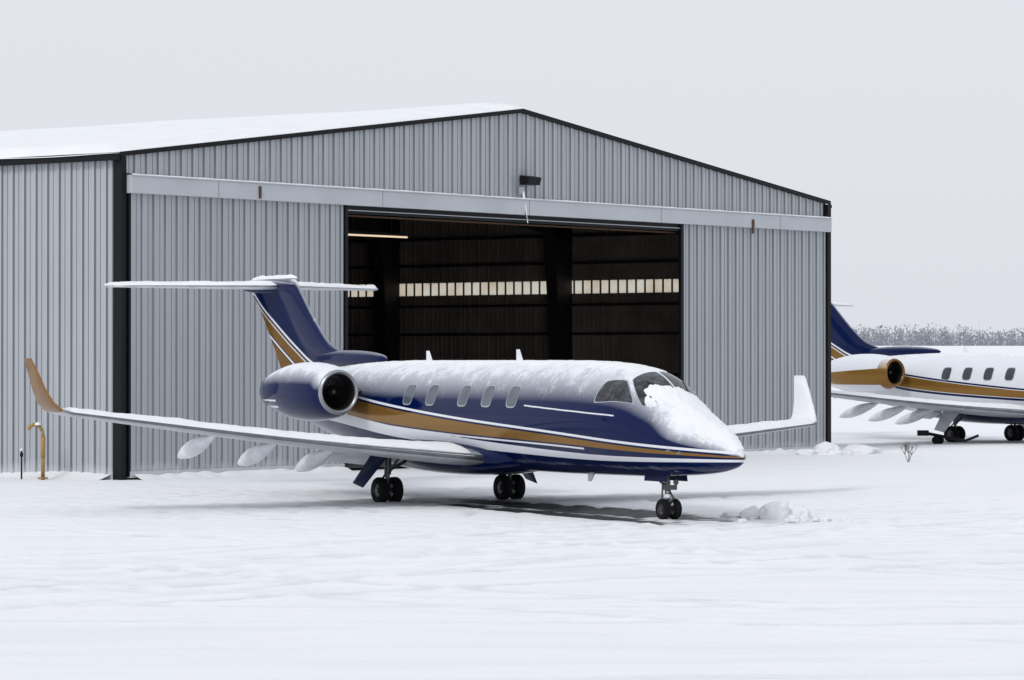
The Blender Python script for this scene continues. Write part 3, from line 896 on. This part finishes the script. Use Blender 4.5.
# ------------------------------------------------------------------ small things
def lump_field(name, pts, seed=0):
    bm = bmesh.new()
    for (x, y, sx, sy, sz) in pts:
        r = bmesh.ops.create_icosphere(bm, subdivisions=4, radius=1)
        for v in r['verts']:
            n = v.co.copy()
            k = 1+.35*noise.noise(n*1.6+Vector((x*3, y*3, seed)))+.16*noise.noise(n*4.5+Vector((x, y, seed)))
            v.co = Vector((x+n.x*sx*k, y+n.y*sy*k, max(-.05, sz*.25+n.z*sz*k)))
    me = bpy.data.meshes.new(name); bm.to_mesh(me); bm.free()
    me.materials.append(SNOW)
    me.polygons.foreach_set('use_smooth', [True]*len(me.polygons))
    ob = bpy.data.objects.new(name, me); COL.objects.link(ob); return ob
rl = random.Random(5)
pts = [(5.0, 56.8, .32, .3, .29), (5.45, 56.9, .2, .2, .22), (4.6, 57.2, .22, .2, .18), (5.25, 56.3, .12, .12, .08), (4.3, 57.6, .3, .3, .09)]
pts += [(5+rl.gauss(0, .6), 56.8+rl.gauss(0, .7), *(lambda q: (q, q, q*.7))(rl.uniform(.03, .09))) for _ in range(30)]
lump_field('snow_clods', pts)
pts = [(10.1, 96.5, .5, .6, .28), (9.4, 96., .35, .4, .15), (11.3, 97.5, .7, .6, .2), (10.7, 95.5, .15, .2, .12)]
lump_field('snow_mound', pts, 4)
def drift(name, pA, pB, out, n=160, wid=.7, hgt=.22, seed=1):
    V = []; F = []
    for i in range(n+1):
        p = pA.lerp(pB, i/n); k = 1+.6*noise.noise(Vector((i*.09, seed, 0)))
        for j in range(6):
            u = j/5; q = p+out*(.02+wid*u*k)
            V.append((q.x, q.y, hgt*k*(1-u)**1.7-.03*u))
    for i in range(n):
        for j in range(5): F.append((i*6+j, i*6+j+1, i*6+j+7, i*6+j+6))
    return mesh_obj(name, V, F, SNOW, None, True)
drift('snow_drift', P(0, .3, 0), P(0, DL, 0), OUTL, seed=1, hgt=.14)
drift('snow_drift.001', P(.3, 0, 0)+OUTF*.16, P(8.0, 0, 0)+OUTF*.16, OUTF, seed=3, wid=.5, hgt=.13)
drift('snow_drift.002', P(23.0, 0, 0)+OUTF*.16, P(30.5, 0, 0)+OUTF*.16, OUTF, seed=5, wid=.6, hgt=.14)

tb = empty('tow_bar')
mb = MB()
def j2(a, b_, z): return J2@Vector((a, b_, z))
mb.tube(j2(2.2, -3.4, .12), j2(.9, -3.9, .36), .06, m=0); mb.tube(j2(2.2, -3.4, .12), j2(2.6, -3.2, .3), .05, m=0)
mb.box(j2(.85, -3.95, .36), (.4, .2, .2), 0)
for b2 in (-3.62, -3.82): mb.lathe(j2(1.3, b2, .13), Vector((.6, .76, 0)), [(-.05, .001), (-.05, .14), (.05, .14), (.05, .001)], 16, 1)
mb.obj('bar', [BLACK, RUBBER], tb)

vp = empty('vent_pipe')
mb = MB()
bx, by = -11.86, 75.9
mb.tube((bx, by, 0), (bx, by, 1.05), .05, m=0); mb.tube((bx, by, .55), (bx, by, 1.1), .06, m=0)
pp = [(bx, by, 1.08), (bx-.02, by, 1.24), (bx-.1, by, 1.36), (bx-.22, by, 1.40), (bx-.33, by, 1.35), (bx-.36, by, 1.26)]
for i in range(5): mb.tube(pp[i], pp[i+1], .045, m=0)
mb.tube((bx, by, .02), (bx, by, .06), .13, m=0)
mb.obj('pipe', [YEL], vp, True)
mb = MB(); mb.lathe((bx-.13, by, 1.40), (0, 0, 1), [(-.02, .09), (.03, .07), (.06, .001)], 12, 0); mb.obj('pipe_snow', [SNOW], vp, True)
mp_ = empty('marker_post')
mb = MB(); mb.tube((-12.45, 76.2, 0), (-12.45, 76.2, .72), .022, m=0); mb.tube((-12.45, 76.2, .72), (-12.45, 76.2, .78), .035, m=1)
mb.box((-12.45, 76.2, .62), (.08, .02, .1), 0); mb.obj('post', [BLACK, SNOW], mp_)
rs = random.Random(2)
mb = MB()
def branch(p, d, l, r, n):
    q = p+d*l; mb.tube(p, q, r, r*.6, n=5, m=rs.choice((0, 1)))
    if n > 0:
        for _ in range(3):
            dd = (d+Vector((rs.uniform(-.8, .8), rs.uniform(-.8, .8), rs.uniform(-.1, .5)))).normalized()
            branch(q, dd, l*rs.uniform(.55, .8), r*.6, n-1)
for k in range(4): branch(Vector((11.75, 89, -.02)), Vector((rs.uniform(-.5, .5), rs.uniform(-.5, .5), 1)).normalized(), .27, .018, 3)
ob = mb.obj('frosted_shrub', [TW, RUST])
x = ob.data.attributes.new('tone', 'FLOAT', 'FACE'); x.data.foreach_set('value', [.8]*len(ob.data.polygons))

# ------------------------------------------------------------------ light, sky, camera
w = bpy.data.worlds.new('World'); scene.world = w; w.use_nodes = True
nt = w.node_tree; nt.nodes.clear()
out = N(nt, 'ShaderNodeOutputWorld'); bg = N(nt, 'ShaderNodeBackground')
sky = N(nt, 'ShaderNodeTexSky'); sky.sky_type = 'NISHITA'; sky.sun_disc = False
SE, SR = R(42), R(215)
sky.sun_elevation = SE; sky.sun_rotation = SR; sky.air_density = 1.5; sky.dust_density = 4
hs = N(nt, 'ShaderNodeHueSaturation'); hs.inputs['Saturation'].default_value = .25
nt.links.new(sky.outputs[0], hs.inputs['Color'])
c = mixc(nt, .88, hs.outputs[0], (8.1, 8.35, 9.0))
nt.links.new(c, bg.inputs[0]); bg.inputs[1].default_value = .1
nt.links.new(bg.outputs[0], out.inputs[0])
sd = bpy.data.lights.new('sun', 'SUN'); sd.energy = 1.0; sd.angle = R(15); sd.color = (1, .99, .97)
so = bpy.data.objects.new('sun', sd); COL.objects.link(so)
dv = Vector((math.sin(SR)*math.cos(SE), math.cos(SR)*math.cos(SE), math.sin(SE)))
so.rotation_euler = dv.to_track_quat('Z', 'Y').to_euler()
cd = bpy.data.cameras.new('camera'); cd.lens = 105.5; cd.sensor_width = 36; cd.clip_start = .5; cd.clip_end = 12000
co = bpy.data.objects.new('camera', cd); COL.objects.link(co)
co.location = (0, 0, 3); co.rotation_euler = (R(90)+math.atan(21/3000), 0, 0)
scene.camera = co
scene.view_settings.view_transform = 'Standard'; scene.view_settings.look = 'None'
scene.view_settings.exposure = 0; scene.view_settings.gamma = 1
